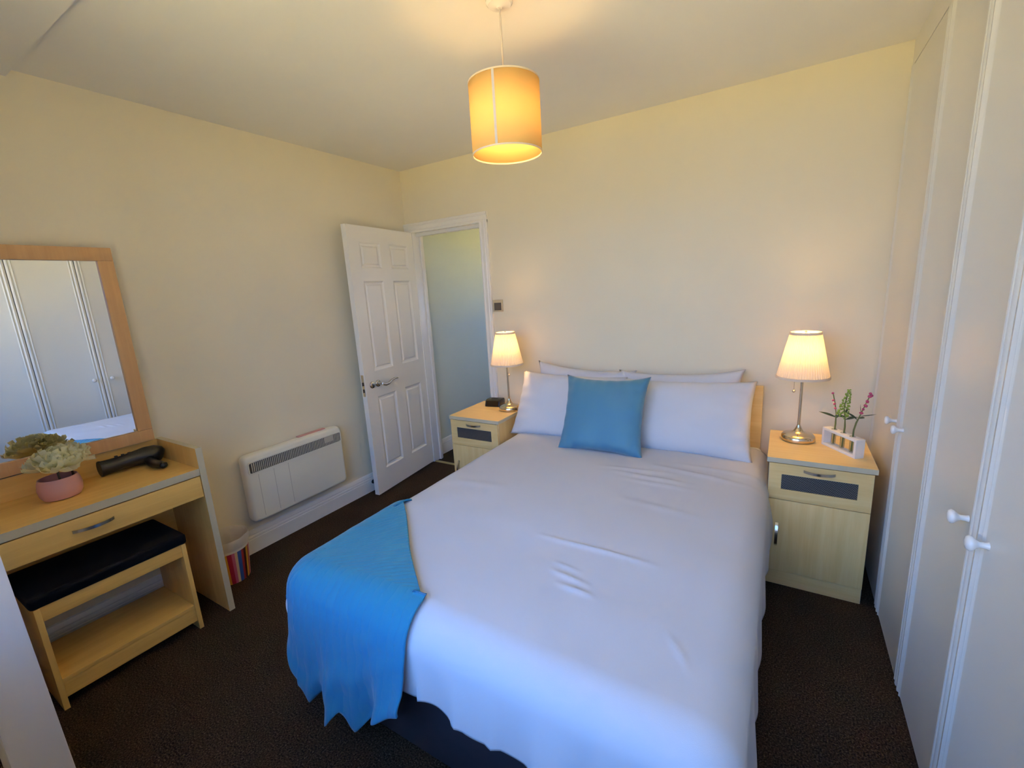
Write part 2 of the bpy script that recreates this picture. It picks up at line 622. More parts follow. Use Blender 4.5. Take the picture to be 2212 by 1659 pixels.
def baseboard(name, axis, a, b_, off, sgn, label=None):
    poly = [(off + sgn * d, z) for d, z in PROF]
    mb = MB()
    mb.prism(poly, axis, a, b_)
    return struct(mb.build(name, 'gloss_white', smooth=25), label)


baseboard('baseboard_left', 'y', YF, 0.0, 0.0, 1, 'white moulded skirting along the left wall')
baseboard('baseboard_hall', 'y', T, YH, 0.002, 1, 'white skirting of the hall')
baseboard('baseboard_back', 'x', 0.83, W, 0.0, -1, 'white skirting behind the bed')

# door frame: lining, stops and architrave
YL = 0.125
dl = MB()
dl.box(DX0, 0.072, 0.0, YL, 0, 1.988)
dl.box(0.742, DX1, 0.0, YL, 0, 1.988)
dl.box(DX0, DX1, 0.0, YL, 1.988, DZ)
frame = struct(dl.build('door_frame', 'gloss_white', bevel=0.001), 'white painted door lining and architrave')
st = MB()
st.box(0.072, 0.086, 0.075, 0.105, 0, 1.974)
st.box(0.728, 0.742, 0.045, 0.09, 0, 1.974)
st.box(0.072, 0.742, 0.045, 0.09, 1.962, 1.988)
st.build('door_stop_bead', 'gloss_white', frame, bevel=0.0015)
AP = [(0, 0), (0, -0.010), (0.010, -0.012), (0.018, -0.009), (0.022, -0.013), (0.046, -0.018), (0.052, -0.015), (0.058, -0.021), (0.068, -0.021), (0.073, -0.017), (0.073, 0)]
ar = MB()
ar.prism([(0.745 + d, y) for d, y in AP], 'z', 0, 2.0)
ar.build('architrave', 'gloss_white', frame, smooth=25)
ar = MB()
ar.prism([(y, 1.985 + d) for d, y in AP], 'x', 0.0, 0.818)
ar.build('architrave', 'gloss_white', frame, smooth=25)
ar = MB()
ar.box(0.003, 0.058, -0.018, 0.0, 0, 1.985)
ar.build('architrave', 'gloss_white', frame, bevel=0.002)
struct(MB().prism([(0.004, 0.0), (0.012, 0.006), (0.032, 0.006), (0.040, 0.0)], 'x', 0.072, 0.742).build('trim_3', 'brass_strip'), 'brass threshold strip in the doorway')

# ================================================================ DOOR (six panels, standing open against the left wall)
hx, hy, ha, wd = 0.0616, 0.0312, 1.4649, 0.757
door = bpy.data.objects.new('door_1', None)
COL.objects.link(door)
door['kind'] = 'structure'
door['label'] = 'white six-panel door standing open against the left wall'
# local frame: +x along the width from hinge, +y out of the visible face, z up
dvec = Vector((cos(ha), -sin(ha), 0))
nvec = Vector((sin(ha), cos(ha), 0))
door.matrix_world = Matrix(((dvec.x, nvec.x, 0, hx), (dvec.y, nvec.y, 0, hy), (0, 0, 1, 0.008), (0, 0, 0, 1)))
DH = 1.981
cols = [(0.108, 0.325), (0.432, 0.648)]
rows = [(0.180, 0.752), (0.945, 1.602), (1.690, 1.872)]
dd = 0.011
lf = MB()
lf.box(0, wd, -0.040 + dd, -dd, 0, DH)
for side in (0, 1):
    y0, y1 = ((-dd, 0.0), (-0.040, -0.040 + dd))[side]
    for a, b_ in ((0, cols[0][0]), (cols[0][1], cols[1][0]), (cols[1][1], wd)):
        lf.box(a, b_, y0, y1, 0, DH)
    for a, b_ in ((0, rows[0][0]), (rows[0][1], rows[1][0]), (rows[1][1], rows[2][0]), (rows[2][1], DH)):
        for c_ in cols:
            lf.box(c_[0], c_[1], y0, y1, a, b_)
lf.build('leaf', 'gloss_white', door)


def raised_panel(x0, x1, z0, z1, face):
    mb = MB()
    steps = [(0.0, 0.0), (0.004, -0.0015), (0.012, -0.0075), (0.020, -0.0095), (0.026, -0.0095), (0.034, -0.004), (0.040, -0.003)]
    rings = []
    for ins, dep in steps:
        y = dep if face == 0 else -0.040 - dep
        rings.append([(x0 + ins, y, z0 + ins), (x1 - ins, y, z0 + ins), (x1 - ins, y, z1 - ins), (x0 + ins, y, z1 - ins)])
    v = [p_ for r_ in rings for p_ in r_]
    f = []
    for i in range(len(rings) - 1):
        for k in range(4):
            f.append((i * 4 + k, i * 4 + (k + 1) % 4, i * 4 + 4 + (k + 1) % 4, i * 4 + 4 + k))
    f.append(tuple(range(len(v) - 4, len(v))))
    return mb.add(v, f)


for c_ in cols:
    for r_ in rows:
        raised_panel(c_[0], c_[1], r_[0], r_[1], 0).build('panel', 'gloss_white', door)
hz = 0.850
hd = MB()
for cx in (0.690, 0.628):
    n0 = len(hd.v)
    hd.lathe([(0.026, 0.0), (0.026, 0.005), (0.022, 0.009), (0.012, 0.010)], 24)
    for i in range(n0, len(hd.v)):
        q = hd.v[i]
        hd.v[i] = Vector((cx + q.x, q.z, hz + q.y))
hd.tube([(0.628, 0.005, hz), (0.628, 0.05, hz)], 0.010, 12)
hd.tube([(0.632, 0.050, hz - 0.002), (0.60, 0.053, hz - 0.012), (0.565, 0.052, hz - 0.010), (0.53, 0.050, hz + 0.006), (0.49, 0.050, hz + 0.014), (0.455, 0.050, hz + 0.010)],
        [0.011, 0.012, 0.011, 0.009, 0.0075, 0.006], 12)
hd.build('handle', 'steel', door, smooth=50)
MB().box(0.692 - 0.004, 0.692 + 0.004, 0.0095, 0.0115, hz - 0.012, hz + 0.008).build('keyhole', 'black_matt', door)
lk = MB().box(wd, wd + 0.0015, -0.032, -0.010, hz - 0.075, hz + 0.085)
lkp = lk.build('lock_plate', 'nickel', door)
lb = MB()
lb.box(wd + 0.0012, wd + 0.006, -0.027, -0.015, hz + 0.005, hz + 0.03)
lb.box(wd + 0.0012, wd + 0.004, -0.027, -0.015, hz - 0.045, hz - 0.02)
lb.build('latch', 'stem_brown', lkp)
hg = MB()
for z in (0.2, 1.0, 1.75):
    hg.tube([(-0.002, 0.003, z), (-0.002, 0.003, z + 0.09)], 0.006, 10)
hg.build('hinges', 'steel', door, smooth=50)
# rubber stop on the skirting
ds = MB().lathe([(0.016, 0.0), (0.016, 0.006), (0.010, 0.010), (0.010, 0.05), (0.017, 0.052), (0.017, 0.072), (0.012, 0.076)], 16)
ds.xform(Matrix.Rotation(radians(90), 4, 'Y'))
o = ds.build('door_stop', 'black_matt', smooth=40)
o.location = (0.019, -0.665, 0.075)
tag(o, 'small black rubber door stop on the skirting beside the open door', 'door stop')

# light switch
t = thing('light_switch', 'square light switch with dark rocker beside the door frame', 'switch', (0.866, 0.0, 1.332))
MB().box(-0.043, 0.043, -0.008, 0.0, 0.0, 0.088).build('plate', 'switch_plate', t, bevel=0.002)
MB().box(-0.030, 0.030, -0.012, -0.0075, 0.010, 0.066).build('rocker', 'switch_dark', t, bevel=0.002)

# ================================================================ WARDROBES
SY = [-0.004, -0.601, -1.049, -1.491, -1.935, -2.380, -2.825]
ZD0, ZD1 = 0.012, 2.355
struct(MB().box(W + 0.004, W + 0.03, YF, 0.0, ZD1 + 0.004, H).build('trim_4', 'wardrobe_cream'), 'cream fascia above the wardrobe doors')
struct(MB().box(W + 0.002, W + 0.03, YF, SY[6], 0.0, ZD1 + 0.004).build('trim_5', 'wardrobe_cream'))


def door_profile(y0, y1):
    """(y, x) section of a wardrobe door, room side towards -x, fluted along both edges"""
    e = [(0.0, 0.012), (0.001, 0.004), (0.006, 0.0), (0.016, -0.001), (0.021, 0.003), (0.025, 0.0065), (0.030, 0.0065), (0.034, 0.0015), (0.038, 0.0005), (0.042, 0.004), (0.046, 0.005)]
    L = [(y0 - d, W + x) for d, x in e]
    Rr = [(y1 + d, W + x) for d, x in reversed(e)]
    return L + Rr + [(y1, W + 0.02), (y0, W + 0.02)]


def wardrobe(i, label):
    ya, yb, yc = SY[2 * i], SY[2 * i + 1], SY[2 * i + 2]
    t = thing('wardrobe', label, 'wardrobe', (0, 0, 0), group='fitted wardrobes along the right wall')
    bd = MB()
    bd.box(W + 0.024, XR - 0.005, ya - 0.018, ya - 0.001, 0, ZD1)
    bd.box(W + 0.024, XR - 0.005, yc + 0.001, yc + 0.018, 0, ZD1)
    bd.box(XR - 0.02, XR - 0.005, yc + 0.018, ya - 0.018, 0, ZD1)
    bd.box(W + 0.024, XR - 0.02, yc + 0.018, ya - 0.018, ZD1 - 0.02, ZD1)
    bd.box(W + 0.024, XR - 0.02, yc + 0.018, ya - 0.018, 0.0, 0.06)
    bd.build('body', 'dark_gap', t)
    for k, (a, b_) in enumerate(((ya, yb), (yb, yc))):
        mb = MB()
        poly = [(x, y) for y, x in door_profile(a - 0.0016, b_ + 0.0016)]
        mb.prism(poly, 'z', ZD0, ZD1)
        d = mb.build('door', 'wardrobe_cream', t, smooth=35)
        ky = (b_ + 0.068) if k == 0 else (a - 0.068)
        kb = MB().lathe([(0.009, 0.0), (0.007, 0.006), (0.007, 0.016), (0.011, 0.022), (0.017, 0.028), (0.018, 0.033), (0.014, 0.038), (0.006, 0.040)], 20)
        kb.xform(Matrix.Translation((W + 0.004, ky, 0.862)) @ Matrix.Rotation(radians(-90), 4, 'Y'))
        kb.build('knob', 'knob_white', d, smooth=60)
    return t


wardrobe(0, 'cream double-door fitted wardrobe next to the bed wall')
wardrobe(1, 'cream double-door fitted wardrobe, second from the bed wall')
wardrobe(2, 'cream double-door fitted wardrobe nearest the window wall')

# ================================================================ BED
XL, XRB, YFT = 1.190, 2.706, -2.105
ZT = 0.560
bed = thing('bed', 'double divan bed with a pale beech headboard', 'bed', (1.95, -1.05, 0.0))
ox, oy = 1.95, -1.05
MB().box(1.205 - ox, 2.665 - ox, -2.055 - oy, -0.075 - oy, 0.03, 0.28).build('divan_base', 'divan_fabric', bed, bevel=0.012)
MB().box(1.215 - ox, 2.655 - ox, -2.045 - oy, -0.075 - oy, 0.282, 0.525).build('mattress', 'mattress_white', bed, bevel=0.04, seg=4)
hb = MB().box(1.1204 - ox, 2.6413 - ox, -0.068 - oy, -0.040 - oy, 0.10, 0.877)
hb.build('headboard', 'beech_x', bed, bevel=0.003)
for sx in (1.35, 2.43):
    MB().box(sx - 0.03 - ox, sx + 0.03 - ox, -0.040 - oy, -0.022 - oy, 0.0, 0.5).build('headboard_strut', 'beech_z', bed)
for lx in (1.28, 2.59):
    for ly in (-1.95, -0.18):
        MB().lathe([(0.022, 0.0), (0.022, 0.03)], 12, (lx - ox, ly - oy)).build('castor', 'black_matt', bed, smooth=40)


def outline(xl, xr, yf, rc, y_head, n_side, n_arc, n_foot):
    pts = []
    for i in range(n_side):
        pts.append((xl, y_head + (yf + rc - y_head) * i / n_side, -1, 0))
    for i in range(n_arc):
        a = pi + (pi / 2) * i / n_arc
        pts.append((xl + rc + rc * cos(a), yf + rc + rc * sin(a), cos(a), sin(a)))
    for i in range(n_foot):
        pts.append((xl + rc + (xr - xl - 2 * rc) * i / n_foot, yf, 0, -1))
    for i in range(n_arc):
        a = 1.5 * pi + (pi / 2) * i / n_arc
        pts.append((xr - rc + rc * cos(a), yf + rc + rc * sin(a), cos(a), sin(a)))
    for i in range(n_side + 1):
        pts.append((xr, yf + rc + (y_head - yf - rc) * i / n_side, 1, 0))
    return pts


def seg_ridge(x, y, a, b_, wid, h):
    ax, ay = a
    bx, by = b_
    dx, dy = bx - ax, by - ay
    L2 = dx * dx + dy * dy
    t_ = max(0, min(1, ((x - ax) * dx + (y - ay) * dy) / L2))
    qx, qy = ax + dx * t_, ay + dy * t_
    d2 = (x - qx) ** 2 + (y - qy) ** 2
    return h * exp(-d2 / (wid * wid)) * (0.35 + 0.65 * sin(pi * min(1, max(0, t_))))


CREASES = [((1.97, -1.528), (2.40, -1.522), 0.011, 0.006), ((2.11, -1.699), (2.24, -1.720), 0.010, 0.006), ((2.16, -1.753), (2.27, -1.760), 0.010, 0.007),
           ((2.10, -1.655), (2.19, -1.668), 0.009, 0.004), ((2.04, -0.846), (2.40, -0.85), 0.014, 0.007), ((1.95, -0.815), (2.30, -0.765), 0.013, 0.006),
           ((2.10, -0.905), (2.42, -0.90), 0.012, 0.005), ((2.2, -0.70), (2.62, -0.74), 0.016, 0.007), ((2.3, -0.63), (2.66, -0.62), 0.016, 0.006),
           ((2.03, -2.086), (2.22, -2.07), 0.010, 0.004), ((2.50, -1.80), (2.55, -1.87), 0.008, 0.004), ((2.53, -1.82), (2.57, -1.90), 0.008, 0.004),
           ((1.3, -1.25), (1.6, -1.22), 0.03, 0.005), ((2.15, -1.10), (2.5, -1.14), 0.02, 0.004)]


def duvet_disp(x, y):
    v = Vector((x, y, 0))
    h = 0.010 * noise.noise(v * 2.3) + 0.0035 * noise.noise(v * 6.5 + Vector((3, 1, 0)))
    for a, b_, wd_, hh in CREASES:
        if a[0] - 0.08 < x < b_[0] + 0.08 and min(a[1], b_[1]) - 0.08 < y < max(a[1], b_[1]) + 0.08:
            h += seg_ridge(x, y, a, b_, wd_, hh)
    ux = (x - 1.945) / 0.76
    return h + 0.020 * max(0, 1 - ux * ux) - 0.006


def drape(P, Qf, ztop, r, zend, flare, disp, nt_, na, nd, lift=lambda i: 0.0):
    """rows from an inner point over a rounded edge and down to a hem"""
    mb = MB()
    n = len(P)
    nv = nt_ + na + nd
    V, UV = [], []
    s_acc = 0.0
    for i, (px, py, nx, ny) in enumerate(P):
        if i:
            s_acc += sqrt((px - P[i - 1][0]) ** 2 + (py - P[i - 1][1]) ** 2)
        qx, qy = Qf(i, px, py)
        ix, iy = px - nx * r, py - ny * r
        if (ix - qx) * nx + (iy - qy) * ny < 0:   # inner point lies outside the start of the rounding
            ix, iy = ix, iy
            qx, qy = ix - (ix - qx) * 0.02, iy - (iy - qy) * 0.02
        ln = sqrt((ix - qx) ** 2 + (iy - qy) ** 2)
        d_edge = disp(ix, iy)
        for j in range(nt_):
            t_ = j / nt_
            x, y = qx + (ix - qx) * t_, qy + (iy - qy) * t_
            V.append(Vector((x, y, ztop + disp(x, y) - lift(i))))
            UV.append((s_acc, -ln * (1 - t_)))
        for j in range(na):
            a = (pi / 2) * j / na
            x, y = ix + nx * r * sin(a), iy + ny * r * sin(a)
            V.append(Vector((x, y, ztop + d_edge * (1 - j / na) - r * (1 - cos(a)) - lift(i))))
            UV.append((s_acc, r * a))
        z0 = ztop - r
        ze = zend(i, px, py)
        for j in range(nd):
            k = j / (nd - 1)
            fl = flare(i, s_acc, k)
            V.append(Vector((px + nx * fl, py + ny * fl, z0 + (ze - z0) * k)))
            UV.append((s_acc, r * 1.57 + (z0 - ze) * k))
    F_ = []
    for i in range(n - 1):
        for j in range(nv - 1):
            F_.append((i * nv + j, (i + 1) * nv + j, (i + 1) * nv + j + 1, i * nv + j + 1))
    mb.add(V, F_)
    mb.uv = UV
    return mb


XC = (XL + XRB) / 2
DP = outline(XL, XRB, YFT, 0.11, -0.20, 130, 22, 110)
NS = len(DP)


def duvet_q(i, px, py):
    if py > -1.35:
        return (XC, py)
    return (XC, -1.35)


def duvet_end(i, px, py):
    if py <= YFT + 0.1 and px < 2.6:                      # foot hem rises a little to the left
        return 0.318 + 0.008 * sin(px * 11) + 0.012 * noise.noise(Vector((px * 6, 0, 0)))
    if px < 1.4:
        return 0.20 + 0.02 * sin(py * 5)
    return 0.16 + 0.02 * sin(py * 6)


def duvet_flare(i, s, k):
    px, py, nx, ny = DP[i]
    amp = 1.0 if px > 1.86 else 0.25
    f = amp * (0.012 * k + 0.010 * k * sin(s * 26) + 0.012 * k * noise.noise(Vector((s * 9, 2, 0))))
    if nx < -0.5:
        wgt = exp(-((py + 1.97) / 0.20) ** 2) * (-nx)
        f += 0.060 * wgt * sin(pi * min(1, k * 0.8 + 0.05))
    if px > 2.6:
        f += 0.02 * exp(-((py + 0.5) / 0.25) ** 2) * sin(pi * k) - 0.004
    if ny < -0.5 and px > 1.9:
        f += 0.010 * max(0, sin(px * 42 + 1.2 * sin(px * 9))) ** 3 * k
    return f


dv = drape(DP, duvet_q, ZT, 0.105, duvet_end, duvet_flare, duvet_disp, 84, 10, 20)
duvet = dv.build('duvet', 'linen', smooth=180, recalc=True, weld=True)
so = duvet.modifiers.new('thickness', 'SOLIDIFY')
so.thickness = 0.012
so.offset = -1
tag(duvet, 'plain white duvet spread over the double bed', 'duvet')

# throw folded diagonally over the foot-left corner
o_ = 0.016
TP = []
A0, A1 = -1.50, 1.835
rc = 0.11 + o_
xl, yf = XL - o_, YFT - o_
n1, n2, n3 = 70, 30, 70
for i in range(n1):
    TP.append((xl, A0 + (yf + rc - A0) * i / n1, -1, 0))
for i in range(n2):
    a = pi + (pi / 2) * i / n2
    TP.append((xl + rc + rc * cos(a), yf + rc + rc * sin(a), cos(a), sin(a)))
for i in range(n3 + 1):
    TP.append((xl + rc + (A1 - xl - rc) * i / n3, yf, 0, -1))
NT = len(TP)
HEM = [(1.10, 0.43), (1.20, 0.43), (1.222, 0.30), (1.265, 0.19), (1.345, 0.085), (1.40, 0.145), (1.475, 0.09), (1.535, 0.16), (1.60, 0.105), (1.70, 0.22), (1.84, 0.31)]


def throw_end(i, px, py):
    if i < n1 + n2 // 2:
        return 0.455 - 0.02 * i / n1
    for (xa, za), (xb, zb) in zip(HEM, HEM[1:]):
        if xa <= px <= xb:
            return za + (zb - za) * (px - xa) / (xb - xa)
    return 0.30


def throw_q(i, px, py):
    u = i / (NT - 1)
    return (1.225 + (A1 - 1.225) * u + 0.008 * sin(u * 7), A0 + (-2.03 - A0) * u)


def throw_disp(x, y):
    return duvet_disp(x, y) + 0.002 * noise.noise(Vector((x * 22, y * 22, 4)))


def throw_flare(i, s, k):
    px, py, nx, ny = TP[i]
    f = 0.006 * k
    if i >= n1:
        f += k * k * (0.026 * sin(s * 23 - 0.4) + 0.014 * sin(s * 51 + 1.0)) + 0.024 * k + 0.004
        f += 0.012 * max(0, sin(k * 9 + px * 14)) * k
        if i < n1 + n2:
            f *= 0.25 + 0.5 * max(0, (i - n1 - n2 * 0.6) / (n2 * 0.4))
    else:
        f -= 0.004
    return f


tw = drape(TP, throw_q, ZT + o_, 0.105 + o_ * 0.5, throw_end, throw_flare, throw_disp, 46, 12, 34, lambda i: 0.014 * max(0, 1 - i / 10) ** 2)
throw = tw.build('throw', 'throw_blue', smooth=180, recalc=False)
so = throw.modifiers.new('thickness', 'SOLIDIFY')
so.thickness = 0.006
so.offset = 1
tag(throw, 'bright blue puckered throw folded over the bed corner by the dressing table', 'throw')


# pillows
def pillow(name, wdt, hgt, thk, loc, lean, rz, seed, matn, label, cat, group=None, ear=0.05, puff=0.55, roll=0.0):
    nu, nv = 44, 34
    mb = MB()

    def P_(u, v, sgn):
        a, b_ = 2 * u - 1, 2 * v - 1
        k = (1 - abs(a) ** 3.2) * (1 - abs(b_) ** 3.2)
        x = a * wdt / 2 * (1 - ear * (1 - abs(b_) ** 2.5) * abs(a) ** 3)
        z = b_ * hgt / 2 * (1 - ear * 1.3 * (1 - abs(a) ** 2.5) * abs(b_) ** 3)
        y = sgn * thk / 2 * max(0.0, k) ** puff
        q = Vector((x * 5 + seed, z * 5, sgn * 2.0))
        edge = max(0.0, k) ** 0.5
        y += edge * (0.012 * noise.noise(q) + 0.004 * noise.noise(q * 3.1))
        # puckers running in from the edges
        y += 0.004 * edge * (1 - edge) * 4 * sin(a * 23 + seed) * abs(b_) ** 2 + 0.003 * edge * (1 - edge) * 4 * sin(b_ * 19 + seed) * abs(a) ** 2
        return Vector((x, y, z + hgt / 2))
    mb.grid(nu, nv, lambda u, v: P_(u, v, 1))
    mb.grid(nu, nv, lambda u, v: P_(u, v, -1))
    mb.xform(Matrix.Rotation(roll, 4, 'Y'))
    o = mb.build(name, matn, smooth=180, weld=True)
    o.matrix_world = Matrix.Translation(loc) @ Matrix.Rotation(rz, 4, 'Z') @ Matrix.Rotation(-lean, 4, 'X')
    return tag(o, label, cat, group)


ZB = 0.556
pillow('pillow', 0.70, 0.44, 0.15, (1.570, -0.215, ZB - 0.015), radians(13), 0, 1.0, 'pillow_linen', 'white pillow leaning on the headboard beside the door-side lamp, behind another', 'pillow', 'four white bed pillows', ear=0.11, roll=radians(3.5))
pillow('pillow', 0.72, 0.43, 0.15, (2.210, -0.215, ZB - 0.010), radians(13), 0, 5.0, 'pillow_linen', 'white pillow against the headboard on the wardrobe side, behind another', 'pillow', 'four white bed pillows', ear=0.11, roll=radians(-2.5))
pillow('pillow', 0.73, 0.45, 0.17, (1.545, -0.435, ZB - 0.02), radians(30), radians(1), 9.0, 'pillow_linen', 'front white pillow on the door side, partly behind the blue cushion', 'pillow', 'four white bed pillows', ear=0.06, roll=radians(1))
pillow('pillow', 0.74, 0.45, 0.17, (2.255, -0.440, ZB - 0.02), radians(30), radians(-2), 13.0, 'pillow_linen', 'front white pillow on the wardrobe side with a pointed corner', 'pillow', 'four white bed pillows', ear=0.06, roll=radians(-2))
pillow('cushion', 0.50, 0.47, 0.13, (1.865, -0.625, ZB - 0.005), radians(28), radians(1.0), 21.0, 'cushion_blue', 'square slate-blue cushion leaning on the front pillows', 'cushion', ear=0.10, puff=0.6, roll=radians(-1.0))


# ================================================================ BEDSIDE CABINETS
def bow_handle(L, out=0.024, wdt=0.012, thk=0.004):
    """flat bowed bar handle along x, bulging to -y"""
    mb = MB()
    n = 14
    V, F_ = [], []
    for i in range(n + 1):
        t_ = i / n
        x = -L / 2 + L * t_
        y = -out * sin(pi * t_) ** 0.7 * 1.0
        for yy, zz in ((y, -wdt / 2), (y, wdt / 2), (y - thk, wdt / 2), (y - thk, -wdt / 2)):
            V.append((x, yy, zz))
    for i in range(n):
        for k in range(4):
            F_.append((i * 4 + k, i * 4 + (k + 1) % 4, i * 4 + 4 + (k + 1) % 4, i * 4 + 4 + k))
    F_ += [(3, 2, 1, 0), tuple(n * 4 + k for k in range(4))]
    mb.add(V, F_)
    return mb


NW, ND, NH = 0.409, 0.435, 0.6565


def nightstand(label, loc, mirror=False):
    t = thing('bedside_cabinet', label, 'cabinet', loc, group='pair of beech bedside cabinets')
    tp = MB().box(0.001, NW - 0.001, 0.001, ND, NH - 0.021, NH).build('top', 'beech_x', t)
    eb = MB().add([(0, ND, 0), (0, -0.001, 0), (NW, -0.001, 0), (NW, ND, 0), (NW - 0.001, ND, 0), (NW - 0.001, 0.001, 0), (0.001, 0.001, 0), (0.001, ND, 0)]
                  + [(0, ND, 1), (0, -0.001, 1), (NW, -0.001, 1), (NW, ND, 1), (NW - 0.001, ND, 1), (NW - 0.001, 0.001, 1), (0.001, 0.001, 1), (0.001, ND, 1)],
                  [(i, (i + 1) % 8, 8 + (i + 1) % 8, 8 + i) for i in range(8)] + [(0, 1, 6, 7), (1, 2, 5, 6), (2, 3, 4, 5), (8, 9, 14, 15), (9, 10, 13, 14), (10, 11, 12, 13)])
    eb.xform(Matrix.Translation((0, 0, NH - 0.0225)) @ Matrix.Diagonal((1, 1, 0.0225, 1)))
    eb.build('edge_band', 'grey_edge', tp)
    bd = MB()
    x0, x1 = 0.010, NW - 0.010
    bd.box(x0, x0 + 0.016, 0.016, ND, 0, NH - 0.0225)
    bd.box(x1 - 0.016, x1, 0.016, ND, 0, NH - 0.0225)
    bd.box(x0 + 0.016, x1 - 0.016, ND - 0.008, ND - 0.002, 0.02, NH - 0.0225)
    bd.box(x0 + 0.016, x1 - 0.016, 0.030, ND - 0.01, 0.06, 0.075)
    body = bd.build('body', 'beech_z', t)
    for a in (x0 - 0.0006, x1 - 0.0164):
        MB().box(a, a + 0.017, 0.0152, 0.0165, 0.0, NH - 0.0225).build('edge_band', 'grey_edge', body)
    MB().box(x0 + 0.001, x1 - 0.001, 0.012, 0.0245, 0.001, 0.080).build('plinth', 'beech_x', t, bevel=0.001)
    dz0, dz1 = 0.455, NH - 0.026
    dr = MB()
    gx0, gx1, gz0, gz1 = 0.062, NW - 0.062, 0.506, 0.580
    a, b_ = x0 + 0.001, x1 - 0.001
    dr.box(a, b_, 0.0, 0.015, dz0, gz0)
    dr.box(a, b_, 0.0, 0.015, gz1, dz1)
    dr.box(a, gx0, 0.0, 0.015, gz0, gz1)
    dr.box(gx1, b_, 0.0, 0.015, gz0, gz1)
    drw = dr.build('drawer', 'beech_x', t)
    MB().box(gx0, gx1, 0.004, 0.012, gz0, gz1).build('grille', 'perforated', drw)
    h = bow_handle(0.118)
    h.xform(Matrix.Translation((NW / 2 + 0.0, 0.0, 0.608)))
    h.build('handle', 'steel', drw, smooth=35)
    dr_ = MB().box(a, b_, 0.0, 0.015, 0.083, 0.4515).build('door', 'beech_z', t, bevel=0.001)
    h = bow_handle(0.120)
    h.xform(Matrix.Translation((0.056, 0.0, 0.275)) @ Matrix.Rotation(radians(90), 4, 'Y'))
    h.build('handle', 'steel', dr_, smooth=35)
    return t


nightstand('beech bedside cabinet beside the wardrobe, holding the lamp and flower tubes', (2.688, -0.590, 0))
nightstand('beech bedside cabinet beside the doorway, holding the clock and lamp', (0.757, -0.555, 0))


# ================================================================ TABLE LAMPS
def table_lamp(label, loc, chain_ang):
    t = thing('table_lamp', label, 'lamp', loc, group='pair of pleated bedside lamps')
    bs = MB().lathe([(0.066, 0.0), (0.073, 0.003), (0.075, 0.012), (0.073, 0.024), (0.068, 0.030), (0.050, 0.036), (0.034, 0.041), (0.024, 0.047), (0.017, 0.056), (0.0125, 0.066), (0.009, 0.074), (0.0075, 0.08)], 48)
    bs.build('base', 'nickel', t, smooth=50)
    MB().lathe([(0.0065, 0.078), (0.0065, 0.38)], 16).build('pole', 'nickel', t, smooth=50)
    MB().lathe([(0.016, 0.375), (0.018, 0.38), (0.018, 0.425), (0.014, 0.43)], 20).build('socket', 'nickel', t, smooth=50)
    bl = MB().lathe([(0.010, 0.428), (0.014, 0.436), (0.022, 0.452), (0.026, 0.468), (0.024, 0.483), (0.015, 0.493), (0.003, 0.497)], 20)
    bl.build('bulb', 'bulb_table', t, smooth=60)
    zb, zt, rb, rt = 0.325, 0.548, 0.113, 0.064
    npl = 60

    def pleat(r, z, k):
        return r + (0.0016 if k % 4 in (0, 1) else -0.0010)
    prof = [(rb + (rt - rb) * j / 8, zb + (zt - zb) * j / 8) for j in range(9)]
    sh = MB().lathe(prof, npl * 4, caps=(False, False), mod=pleat).build('shade', 'pleat_fabric', t, smooth=30)
    for (z, r, h) in ((zb, rb, 0.010), (zt - 0.008, rt + 0.001, 0.010)):
        rg = MB()
        rg.lathe([(r + 0.0025, z - 0.002), (r + 0.0030, z + h / 2), (r + 0.0020, z + h), (r - 0.0015, z + h), (r - 0.0015, z - 0.002), (r + 0.0025, z - 0.002)], 60, caps=(False, False))
        rg.build('trim_ring', 'pleat_fabric', sh, smooth=60)
    sp_ = MB()
    for k in range(3):
        a = 2 * pi * k / 3 + 0.4
        sp_.tube([(0, 0, 0.54), ((rt - 0.002) * cos(a), (rt - 0.002) * sin(a), 0.54)], 0.0016, 6)
    sp_.tube([(0, 0, 0.497), (0, 0, 0.548)], 0.0025, 8)
    sp_.sphere((0, 0, 0.551), 0.005, 10, 6)
    sp_.build('shade_spider', 'nickel', t, smooth=50)
    cx, cy = 0.036 * cos(chain_ang), 0.036 * sin(chain_ang)
    ch = MB()
    ch.tube([(0.015 * cos(chain_ang), 0.015 * sin(chain_ang), 0.40), (cx, cy, 0.395), (cx, cy, 0.262)], 0.0011, 6)
    chn = ch.build('pull_chain', 'nickel', t, smooth=50)
    MB().sphere((cx, cy, 0.256), 0.0075).build('pull_ball', 'nickel', chn, smooth=60)
    return t


table_lamp('lit pleated table lamp on the cabinet beside the wardrobe', (2.812, -0.285, NH), radians(205))
table_lamp('lit pleated table lamp next to the alarm clock by the door', (1.084, -0.275, NH), radians(-40))

# ================================================================ PENDANT
PX, PY = 1.810, -1.337
pd = thing('pendant_lamp', 'lit cream drum pendant lamp hanging from the ceiling over the bed', 'lamp', (PX, PY, H))
MB().lathe([(0.047, 0.0), (0.047, -0.006), (0.040, -0.014), (0.012, -0.018), (0.008, -0.022)], 28).build('ceiling_rose', 'knob_white', pd, smooth=40)
MB().tube([(0, 0, -0.018), (0.002, 0, -0.12), (0.0, 0.001, -0.27)], 0.0032, 8).build('cord', 'seam_grey', pd, smooth=60)
MB().lathe([(0.012, -0.265), (0.017, -0.275), (0.018, -0.325), (0.014, -0.33)], 16).build('socket', 'knob_white', pd, smooth=50)
MB().lathe([(0.012, -0.328), (0.020, -0.348), (0.029, -0.373), (0.028, -0.393), (0.018, -0.409), (0.003, -0.414)], 20).build('bulb', 'bulb_pendant', pd, smooth=60)
RS, ZS1, ZS0 = 0.1275, -0.257, -0.490
